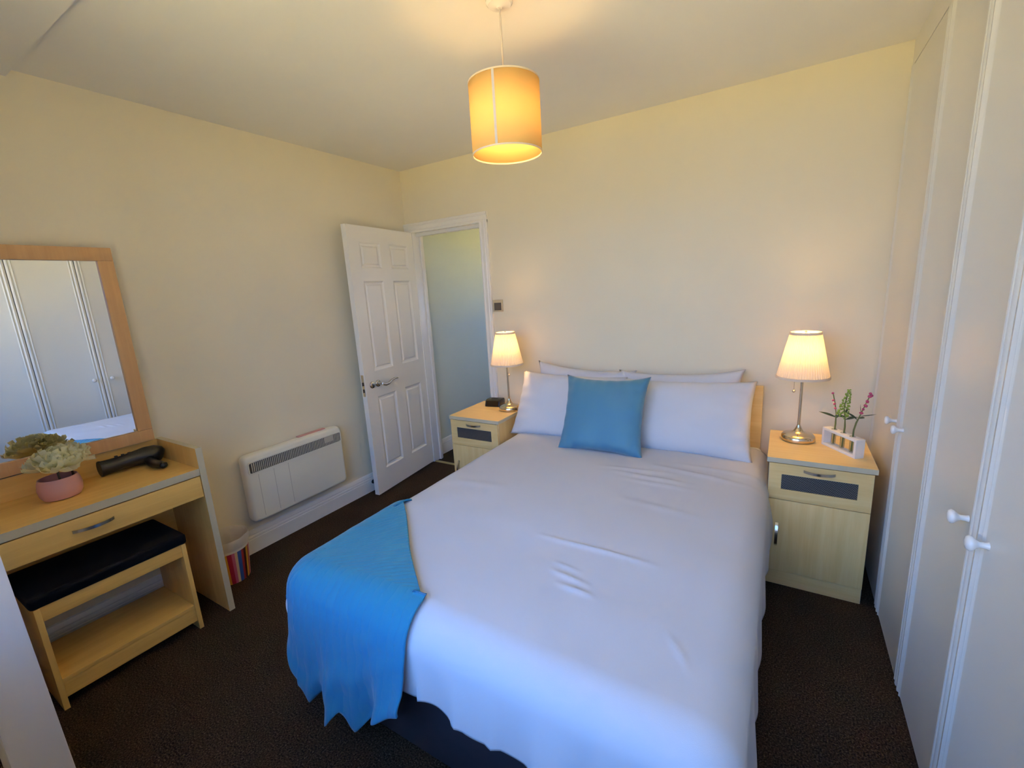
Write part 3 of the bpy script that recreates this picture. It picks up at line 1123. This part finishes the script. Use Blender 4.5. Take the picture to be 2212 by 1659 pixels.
psh = MB().lathe([(RS, ZS0), (RS, ZS0 / 2 + ZS1 / 2), (RS, ZS1)], 72, caps=(False, False)).build('shade', 'pendant_fabric', pd, smooth=60)
so = psh.modifiers.new('thickness', 'SOLIDIFY')
so.thickness = 0.001
so.offset = -1
for z in (ZS0, ZS1):
    rg = MB().lathe([(RS + 0.0012, z - 0.002), (RS + 0.0012, z + 0.003), (RS - 0.002, z + 0.003), (RS - 0.002, z - 0.002), (RS + 0.0012, z - 0.002)], 72, caps=(False, False))
    rg.build('wire_ring', 'pleat_fabric', psh, smooth=60)
va = math.atan2(CAM.y - PY, CAM.x - PX) - radians(16)
sm = MB()
V, F_ = [], []
for i in range(5):
    a = va + (i - 2) * 0.0175
    for z in (ZS0, ZS1):
        V.append(((RS + 0.0008) * cos(a), (RS + 0.0008) * sin(a), z))
for i in range(4):
    F_.append((2 * i, 2 * i + 2, 2 * i + 3, 2 * i + 1))
sm.add(V, F_)
sm.build('seam_strip', 'seam_grey', psh, recalc=False)
spd = MB()
for k in range(3):
    a = 2 * pi * k / 3
    spd.tube([(0.016 * cos(a), 0.016 * sin(a), -0.30), ((RS - 0.002) * cos(a), (RS - 0.002) * sin(a), ZS1 - 0.02)], 0.0018, 6)
spd.build('shade_spider', 'knob_white', pd)

# ================================================================ ALARM CLOCK
ck = thing('alarm_clock', 'small black digital alarm clock on the cabinet by the door', 'clock', (0.915, -0.205, NH), radians(10))
cb_ = MB().prism([(-0.055, 0.006), (-0.050, 0.0), (0.050, 0.0), (0.055, 0.010), (0.052, 0.042), (0.040, 0.050), (-0.022, 0.050), (-0.040, 0.042)], 'x', -0.058, 0.058)
cb_.build('case', 'black_plastic', ck, bevel=0.007, seg=3)
MB().prism([(-0.0565, 0.010), (-0.0545, 0.008), (-0.0405, 0.038), (-0.0430, 0.041)], 'x', -0.046, 0.046).build('display', 'black_display', ck)
MB().box(-0.022, 0.022, -0.014, 0.014, 0.049, 0.054).build('snooze_button', 'black_matt', ck, bevel=0.002)

# ================================================================ FLOWER TUBES
RZ = radians(-56)
rk = thing('test_tube_stand', 'white wooden stand holding three glass flower tubes', 'stand', (2.985, -0.385, NH), RZ)
L_, Dp, Hh, tk = 0.205, 0.042, 0.088, 0.012
MB().box(-L_ / 2, L_ / 2, -Dp / 2, Dp / 2, 0.0, tk).build('base_board', 'rack_white', rk, bevel=0.001)
MB().box(-L_ / 2, L_ / 2, -Dp / 2, Dp / 2, Hh - tk, Hh).build('top_board', 'rack_white', rk, bevel=0.001)
for a, b_ in ((-L_ / 2, -L_ / 2 + tk), (L_ / 2 - tk, L_ / 2)):
    MB().box(a, b_, -Dp / 2, Dp / 2, tk, Hh - tk).build('end_board', 'rack_white', rk)
TX = (-0.055, 0.0, 0.055)
for x in TX:
    tb = MB().lathe([(0.002, tk + 0.001), (0.008, tk + 0.003), (0.0095, tk + 0.010), (0.0095, Hh + 0.004), (0.0080, Hh + 0.004), (0.0080, tk + 0.010), (0.006, tk + 0.005), (0.001, tk + 0.003)], 16, (x, 0))
    tb.build('glass_tube', 'tube_glass', rk, smooth=50)
    MB().lathe([(0.0125, Hh), (0.0125, Hh + 0.0012), (0.0096, Hh + 0.0012), (0.0096, Hh)], 20, (x, 0), caps=(False, False)).build('tube_hole', 'seam_grey', rk)


def leaf_mesh(L, wdt, curl):
    def fn(u, v):
        x = L * u
        ww = wdt * sin(pi * min(1.0, u * 0.96 + 0.03)) ** 0.8 * (v - 0.5)
        return Vector((x, ww, -curl * u * u * L + abs(v - 0.5) * 0.1 * wdt))
    return MB().grid(8, 4, fn)


RM = Matrix.Rotation(RZ, 4, 'Z')


AZ = math.atan2(0.515, 0.857)


def sprig(name, label, tx, path, leaves, buds, bud_mat, spike=None):
    base = rk.location + RM @ Vector((tx, 0, tk + 0.006))
    t = thing(name, label, 'flower', base, group='three artificial flower sprigs')
    MB().tube(path, [0.0036] * (len(path) // 2) + [0.0022] * (len(path) - len(path) // 2), 8).build('stem', 'stem_green', t, smooth=60)
    for (p, az, el_, L, wd_, cu) in leaves:
        lm = leaf_mesh(L, wd_, cu)
        lm.xform(Matrix.Translation(p) @ Matrix.Rotation(az, 4, 'Z') @ Matrix.Rotation(-el_, 4, 'Y') @ Matrix.Rotation(radians(60) * (1 if cos(az - AZ) > 0 else -1), 4, 'X'))
        lm.build('leaf', 'leaf_green', t, smooth=180, recalc=False)
    for (p, r) in buds:
        bm_ = MB().sphere((0, 0, 0), r, 8, 6, (1.2, 0.8, 1.0))
        bm_.xform(Matrix.Translation(p) @ Matrix.Rotation(random.uniform(0, 6), 4, 'Z') @ Matrix.Rotation(random.uniform(-.6, .6), 4, 'X'))
        bm_.build('bud', bud_mat, t, smooth=60)
    if spike:
        mb = MB()
        (p0, p1) = spike
        for i in range(150):
            k = random.random()
            c = Vector(p0).lerp(Vector(p1), k)
            rr = 0.020 * (1 - k) ** 0.7 + 0.003
            a = random.uniform(0, 2 * pi)
            q = c + Vector((rr * cos(a), rr * sin(a), random.uniform(-0.006, 0.006)))
            mb.sphere(q, random.uniform(0.0025, 0.0045), 5, 4)
        o = mb.build('flower_spike', 'spike_green', t, smooth=60)
        o['kind'] = 'stuff'
    return t


# world axes: image right is roughly (0.86, 0.51, 0)
ir = Vector((0.857, 0.515, 0))


def ip(r, z, d=0.0):
    return ir * r + Vector((0.515, -0.857, 0)) * d + Vector((0, 0, z))


AZ = math.atan2(0.515, 0.857)
sprig('pink_bud_sprig', 'thin sprig of pink buds in the tube nearest the lamp', TX[0],
      [ip(0, 0), ip(0.003, 0.10), ip(0.002, 0.145), ip(-0.008, 0.20), ip(-0.022, 0.25)],
      [(ip(0.002, 0.130), AZ + pi + 0.1, 0.55, 0.075, 0.012, 0.35), (ip(0.002, 0.125), AZ - 0.3, 0.9, 0.05, 0.008, 0.5)],
      [(ip(-0.005, 0.175), 0.006), (ip(-0.010, 0.197), 0.006), (ip(-0.018, 0.215), 0.005), (ip(-0.023, 0.250), 0.005)], 'bud_pink')
sprig('green_spike_sprig', 'lime green feathery flower spike in the middle tube', TX[1],
      [ip(0, 0), ip(0.005, 0.10), ip(0.002, 0.14), ip(-0.008, 0.19), ip(0.004, 0.26)],
      [(ip(0.003, 0.135), AZ - 0.2, 0.35, 0.055, 0.010, 0.9), (ip(0.003, 0.15), AZ + pi, 0.2, 0.045, 0.010, 0.3), (ip(0.0, 0.165), AZ + 0.3, 0.9, 0.04, 0.009, 0.4)],
      [], 'bud_pink', (ip(-0.014, 0.150), ip(0.010, 0.275)))
sprig('pink_flower_sprig', 'branching sprig of pink flowers in the tube nearest the wardrobe', TX[2],
      [ip(0, 0), ip(0.002, 0.10), ip(0.010, 0.135), ip(0.026, 0.175), ip(0.045, 0.225), ip(0.062, 0.265)],
      [(ip(0.012, 0.15), AZ + pi - 0.3, 0.9, 0.045, 0.010, 0.5), (ip(0.015, 0.155), AZ - 0.1, 0.25, 0.05, 0.009, 0.9), (ip(0.02, 0.165), AZ + 0.1, 0.02, 0.085, 0.004, 0.0),
       (ip(0.018, 0.16), AZ + pi, 0.15, 0.05, 0.005, 0.1), (ip(0.03, 0.18), AZ + pi + 0.2, 1.0, 0.05, 0.010, -0.2)],
      [(ip(0.028, 0.180), 0.007), (ip(0.035, 0.197), 0.006), (ip(0.044, 0.213), 0.008), (ip(0.050, 0.232), 0.008), (ip(0.058, 0.255), 0.007), (ip(0.068, 0.258), 0.006), (ip(0.060, 0.268), 0.006)], 'bud_pink')

# ================================================================ WALL HEATER
ht = thing('wall_heater', 'white slim electric panel heater on the left wall', 'heater', (0.0, -1.281, 0.211))
HW, HT_ = 0.336, 0.416
hc = MB()
r_ = 0.03


def rrect(w2, h0, h1, r, n=6):
    pts = []
    for cx, cz, a0 in ((w2 - r, h0 + r, -pi / 2), (w2 - r, h1 - r, 0), (-w2 + r, h1 - r, pi / 2), (-w2 + r, h0 + r, pi)):
        for i in range(n + 1):
            a = a0 + (pi / 2) * i / n
            pts.append((cx + r * cos(a), cz + r * sin(a)))
    return pts


sec = [(0.022, 0.014), (0.030, 0.004), (0.055, 0.0), (0.075, 0.0), (0.090, 0.004), (0.098, 0.012), (0.100, 0.020)]
rings = [[(x, q[0], q[1]) for q in rrect(HW - ins, ins, HT_ - ins, r_)] for x, ins in sec]
n = len(rings[0])
V = [p_ for rg in rings for p_ in rg]
F_ = []
for i in range(len(rings) - 1):
    for k in range(n):
        F_.append((i * n + k, i * n + (k + 1) % n, (i + 1) * n + (k + 1) % n, (i + 1) * n + k))
F_.append(tuple(range(n - 1, -1, -1)))
F_.append(tuple((len(rings) - 1) * n + k for k in range(n)))
hc.add(V, F_)
hcs = hc.build('casing', 'heater_white', ht, smooth=40)
GZ0, GZ1, GY = 0.310, 0.376, 0.318
MB().prism(rrect(GY, GZ0, GZ1, 0.010), 'x', 0.0985, 0.1006).build('grille_recess', 'heater_dark', ht)
gs = MB()
ns = 54
for i in range(ns):
    y = -GY + 0.018 + (2 * GY - 0.03) * i / (ns - 1)
    gs.box(0.1000, 0.1045, y - 0.0026, y + 0.0026, GZ0 + 0.004, GZ1 - 0.004)
g = gs.build('grille_slats', 'heater_slat', ht)
g['kind'] = 'stuff'
gf = MB()
po, pi_ = rrect(GY + 0.006, GZ0 - 0.005, GZ1 + 0.005, 0.014), rrect(GY - 0.002, GZ0 + 0.002, GZ1 - 0.002, 0.010)
V = [(0.1005, *q) for q in po] + [(0.1048, q[0] * 0.997, q[1]) for q in po] + [(0.1048, *q) for q in pi_] + [(0.1005, *q) for q in pi_]
n = len(po)
F_ = []
for a in range(3):
    for k in range(n):
        F_.append((a * n + k, a * n + (k + 1) % n, (a + 1) * n + (k + 1) % n, (a + 1) * n + k))
gf.add(V, F_)
gf.build('grille_frame', 'heater_white', ht, smooth=40)
MB().box(0.1003, 0.1056, 0.19, 0.262, 0.332, 0.372).build('control_panel', 'heater_slat', ht, bevel=0.002)
for y in (-0.27, -0.175, -0.08):
    MB().box(0.0992, 0.1006, y - 0.0012, y + 0.0012, 0.03, 0.295).build('front_groove', 'heater_slat', ht)
MB().box(0.03, 0.06, 0.04, 0.24, HT_ - 0.002, HT_ + 0.006).build('top_bracket', 'vase_pink', ht, bevel=0.002)  # thin dark bracket strip along the top of the heater
MB().box(0.0, 0.026, -0.25, 0.25, 0.06, 0.36).build('wall_bracket', 'heater_dark', ht)

# ================================================================ DRESSING TABLE
dt = thing('dressing_table', 'beech dressing table with grey edging below the mirror', 'table', (0.0, -2.368, 0.0))
DY0, DY1 = -2.787 + 2.368, -1.949 + 2.368
PT, DTZ, XF = 0.8565, 0.759, 0.4345
for a, b_ in ((DY1 - 0.026, DY1), (DY0, DY0 + 0.026)):
    pn = MB().box(0.022, XF - 0.002, a + 0.0005, b_ - 0.0005, 0.0, PT - 0.001).build('side_panel', 'desk_z', dt)
    MB().box(XF - 0.002, XF, a, b_, 0.0, PT).build('edge_band', 'grey_edge', pn)
    MB().box(0.022, XF - 0.002, a, b_, PT - 0.001, PT).build('edge_band', 'grey_edge', pn)
pi0, pi1 = DY0 + 0.026, DY1 - 0.026
tp = MB().box(0.040, XF - 0.006, pi0, pi1, DTZ - 0.030, DTZ).build('table_top', 'desk_y', dt)
MB().box(XF - 0.006, XF - 0.004, pi0, pi1, DTZ - 0.032, DTZ).build('edge_band', 'grey_edge', tp)
up = MB().box(0.022, 0.040, pi0, pi1, 0.60, PT - 0.001).build('back_upstand', 'desk_y', dt)
MB().box(0.021, 0.041, pi0, pi1, PT - 0.001, PT).build('edge_band', 'grey_edge', up)
MB().box(0.024, 0.040, pi0, pi1, 0.30, 0.60).build('back_panel', 'desk_y', dt)
dr = MB().box(XF - 0.022, XF - 0.006, pi0 + 0.002, pi1 - 0.002, 0.621, DTZ - 0.0375).build('drawer', 'desk_y', dt, bevel=0.001)
MB().box(0.06, XF - 0.022, pi0 + 0.03, pi1 - 0.03, 0.635, 0.70).build('drawer_box', 'desk_y', dr)
h = bow_handle(0.128, 0.022, 0.012, 0.005)
h.xform(Matrix.Translation((XF - 0.006, 0.0, 0.676)) @ Matrix.Rotation(radians(90), 4, 'Z'))
h.build('handle', 'steel', dr, smooth=35)

# stool
sl = thing('stool', 'beech stool with black padded seat tucked under the dressing table', 'stool', (0.0, -2.337, 0.0))
SX0, SX1, SH = 0.115, 0.432, 0.440
s0, s1 = -2.586 + 2.337, -2.091 + 2.337
for a, b_ in ((s1 - 0.018, s1), (s0, s0 + 0.018)):
    MB().box(SX0, SX1, a, b_, 0.0, SH).build('side_panel', 'desk_z', sl, bevel=0.0015)
MB().box(SX1 - 0.02, SX1 - 0.004, s0 + 0.018, s1 - 0.018, 0.382, SH).build('apron', 'desk_y', sl, bevel=0.001)
MB().box(SX0, SX0 + 0.016, s0 + 0.018, s1 - 0.018, 0.382, SH).build('apron', 'desk_y', sl)
MB().box(SX0 + 0.0, SX1 - 0.004, s0 + 0.018, s1 - 0.018, 0.110, 0.127).build('shelf', 'desk_y', sl, bevel=0.001)
MB().box(SX1 - 0.022, SX1 - 0.007, s0 + 0.018, s1 - 0.018, 0.044, 0.109).build('bottom_rail', 'desk_y', sl, bevel=0.001)
cu = MB()


def cush(u, v):
    a, b_ = 2 * u - 1, 2 * v - 1
    return Vector((0, 0, 0))


MB().box(SX0 - 0.01, SX1 + 0.006, s0 - 0.010, s1 + 0.008, SH, SH + 0.048).build('seat_pad', 'stool_black', sl, bevel=0.016, seg=4)

# mirror
mr = thing('wall_mirror', 'large wood-framed mirror standing on the dressing table against the wall', 'mirror', (0.013, -2.36, 0.862), radians(-2.0))
MY1 = -1.990 + 2.36
MY0 = -MY1
MZ0, MZ1 = 0.0, 1.779 - 0.862
fwid, fx = 0.058, 0.045
mf = MB()
MB().box(fx - 0.034, fx, MY0, MY1, MZ1 - fwid, MZ1).build('frame_rail', 'mirror_wood', mr, bevel=0.003)
MB().box(fx - 0.034, fx, MY0, MY1, MZ0, MZ0 + fwid).build('frame_rail', 'mirror_wood', mr, bevel=0.003)
MB().box(fx - 0.034, fx, MY1 - fwid, MY1, MZ0 + fwid, MZ1 - fwid).build('frame_stile', 'mirror_wood', mr, bevel=0.003)
MB().box(fx - 0.034, fx, MY0, MY0 + fwid, MZ0 + fwid, MZ1 - fwid).build('frame_stile', 'mirror_wood', mr, bevel=0.003)
gl = MB().box(-0.003, 0.003, MY0 + fwid - 0.004, MY1 - fwid + 0.004, MZ0 + fwid - 0.004, MZ1 - fwid + 0.004).build('glass', 'mirror_glass', mr)
gl.location = (fx - 0.016, 0, 0)
gl.rotation_euler = (0, 0, 0)
MB().box(0.003, 0.012, MY0 + 0.02, MY1 - 0.02, MZ0 + 0.02, MZ1 - 0.02).build('backing', 'heater_dark', mr)

# ================================================================ VASE AND PEONIES
vs_ = thing('vase', 'squat dusty pink vase on the dressing table', 'vase', (0.205, -2.385, DTZ))
VP = [(0.040, 0.0), (0.058, 0.004), (0.066, 0.020), (0.069, 0.045), (0.066, 0.070), (0.060, 0.088), (0.057, 0.088), (0.062, 0.070), (0.064, 0.045), (0.060, 0.020), (0.05, 0.010), (0.002, 0.008)]
MB().lathe(VP, 44).build('body', 'vase_pink', vs_, smooth=50)


def petal_mesh(L, wdt, cup, seed):
    def fn(u, v):
        s_ = v - 0.5
        ww = wdt * (0.25 + 0.75 * sin(pi * min(0.94, u * 0.75 + 0.12)))
        ruff = 0.006 * u * sin(s_ * 17 + seed) + 0.004 * u * sin(s_ * 31 + seed * 2)
        ll = L * u * (1 - 0.18 * (2 * s_) ** 2 * u + 0.06 * u * sin(s_ * 22 + seed))
        return Vector((ll, ww * s_, cup * (u * u) * L + (2 * s_) ** 2 * 0.35 * wdt * (1 - u * 0.4) + ruff))
    me = MB().grid(8, 9, fn)
    return me


def peony(label, loc, R, npet, seed, tilt=(0, 0)):
    random.seed(seed)
    t = thing('peony', label, 'flower', loc, group='cream peonies in the pink vase')
    protos = []
    for k in range(4):
        pm = petal_mesh(R, R * 0.95, 0.25 + 0.1 * k, k * 1.7 + seed).build('petal', 'petal_cream', t, smooth=180, recalc=False)
        protos.append(pm)
    for i in range(npet):
        if i < 4:
            p = protos[i]
        else:
            p = protos[i % 4].copy()
            COL.objects.link(p)
            p.parent = t
        k = i / npet
        az = i * 2.39996
        el_ = radians(78) - k ** 0.8 * radians(92)      # centre upright, outside drooping
        sc = 0.55 + 0.45 * k ** 0.5
        rr = 0.012 * k
        p.matrix_local = (Matrix.Translation((rr * cos(az), rr * sin(az), 0.022 * (1 - k))) @ Matrix.Rotation(tilt[0], 4, 'X') @ Matrix.Rotation(tilt[1], 4, 'Y')
                          @ Matrix.Rotation(az + random.uniform(-.2, .2), 4, 'Z') @ Matrix.Rotation(-el_, 4, 'Y') @ Matrix.Rotation(random.uniform(-.3, .3), 4, 'X') @ Matrix.Scale(sc, 4))
    MB().tube([(0, 0, 0.005), (0.002, 0, -0.03), (-0.004, 0.003, -0.085)], 0.004, 8).build('stem', 'stem_brown', t, smooth=60)
    return t


peony('large cream peony at the front of the pink vase', (0.225, -2.385, DTZ + 0.125), 0.088, 44, 3, (0.05, 0.25))
peony('smaller cream peony at the back of the pink vase', (0.185, -2.335, DTZ + 0.135), 0.070, 34, 8, (-0.3, 0.05))

# ================================================================ HAIR DRYER
hd_ = thing('hair_dryer', 'black hair dryer lying on the dressing table', 'hair dryer', (0.10, -2.10, DTZ))
bd = MB().tube([(-0.010, -0.120, 0.038), (-0.010, -0.118, 0.038), (-0.008, -0.085, 0.039), (-0.004, -0.04, 0.041), (0.0, 0.0, 0.044), (0.006, 0.045, 0.046), (0.012, 0.08, 0.045), (0.018, 0.105, 0.040), (0.021, 0.114, 0.037)],
               [0.030, 0.034, 0.033, 0.033, 0.036, 0.042, 0.042, 0.034, 0.020], 24)
bd.build('barrel', 'black_plastic', hd_, smooth=45)
MB().tube([(-0.010, -0.126, 0.038), (-0.010, -0.120, 0.038)], [0.036, 0.036], 24).build('nozzle_rim', 'black_matt', hd_, smooth=45)
MB().tube([(0.010, 0.05, 0.030), (0.05, 0.045, 0.026), (0.10, 0.040, 0.022), (0.145, 0.046, 0.021), (0.165, 0.05, 0.021)], [0.022, 0.023, 0.021, 0.019, 0.014], 18).build('handle', 'black_plastic', hd_, smooth=45)
for k, y in enumerate((-0.06, -0.035, -0.01)):
    MB().box(-0.012, -0.002, y - 0.006, y + 0.006, 0.070, 0.080).build('switch', 'black_matt', hd_, bevel=0.002)
MB().tube([(0.165, 0.05, 0.021), (0.172, 0.052, 0.02), (0.178, 0.054, 0.015)], [0.011, 0.016, 0.012], 14).build('cord_grip', 'black_matt', hd_, smooth=45)

# ================================================================ WASTE BIN
bn = thing('waste_bin', 'small striped waste bin with a white liner beside the dressing table', 'bin', (0.150, -1.812, 0.0))
bb = MB().lathe([(0.082, 0.0), (0.086, 0.002), (0.103, 0.185)], 48, caps=(True, False))
bb.build('body', 'bin_stripes', bn, smooth=50)
bb = MB().lathe([(0.1030, 0.185), (0.1085, 0.248), (0.1065, 0.248), (0.1015, 0.185), (0.081, 0.006)], 48, caps=(False, True))
bb.build('rim', 'bin_white', bn, smooth=50)


def liner(r, z, k):
    return r + 0.003 * sin(k * 0.9) * (1 if z > 0.2 else 0)


ln_ = MB().lathe([(0.107, 0.200), (0.110, 0.225), (0.1125, 0.252), (0.110, 0.257), (0.105, 0.250), (0.098, 0.20), (0.085, 0.06), (0.075, 0.02), (0.005, 0.015)], 60, caps=(False, True), mod=liner)
ln_.build('liner', 'bin_liner', bn, smooth=60)

# ================================================================ CURTAIN
ct = thing('curtain', 'off-white full-length curtain at the left edge of the view', 'curtain', (0.86, -2.738, 0.0))


def curt(u, v):
    x = -0.14 + 0.30 * u
    ph = u * 2 * pi * 2.75
    amp = 0.030 + 0.022 * (1 - v)
    y = amp * sin(ph) + 0.010 * sin(ph * 0.5 + 1) + (1 - v) * 0.012
    x += 0.012 * cos(ph) + (1 - v) * 0.012 * (u - 0.5)
    return Vector((x, y, 0.015 + 2.20 * v))


cl = MB().grid(150, 24, curt).build('drop', 'curtain_cloth', ct, smooth=180, recalc=False)
hm = MB().grid(150, 3, lambda u, v: curt(u, v * 0.03) + Vector((0, 0.0025, 0))).build('hem', 'curtain_cloth', ct, smooth=180, recalc=False)
rl = thing('curtain_rail', 'metal curtain pole above the window', 'curtain rail', (2.1, -2.738, 2.22))
MB().tube([(-1.65, 0, 0.01), (0.95, 0, 0.01)], 0.012, 16).build('pole', 'rail_metal', rl, smooth=50)
for x in (-1.3, 0.9):
    MB().box(x - 0.01, x + 0.01, -0.262, 0.0, -0.005, 0.005).build('bracket', 'rail_metal', rl)
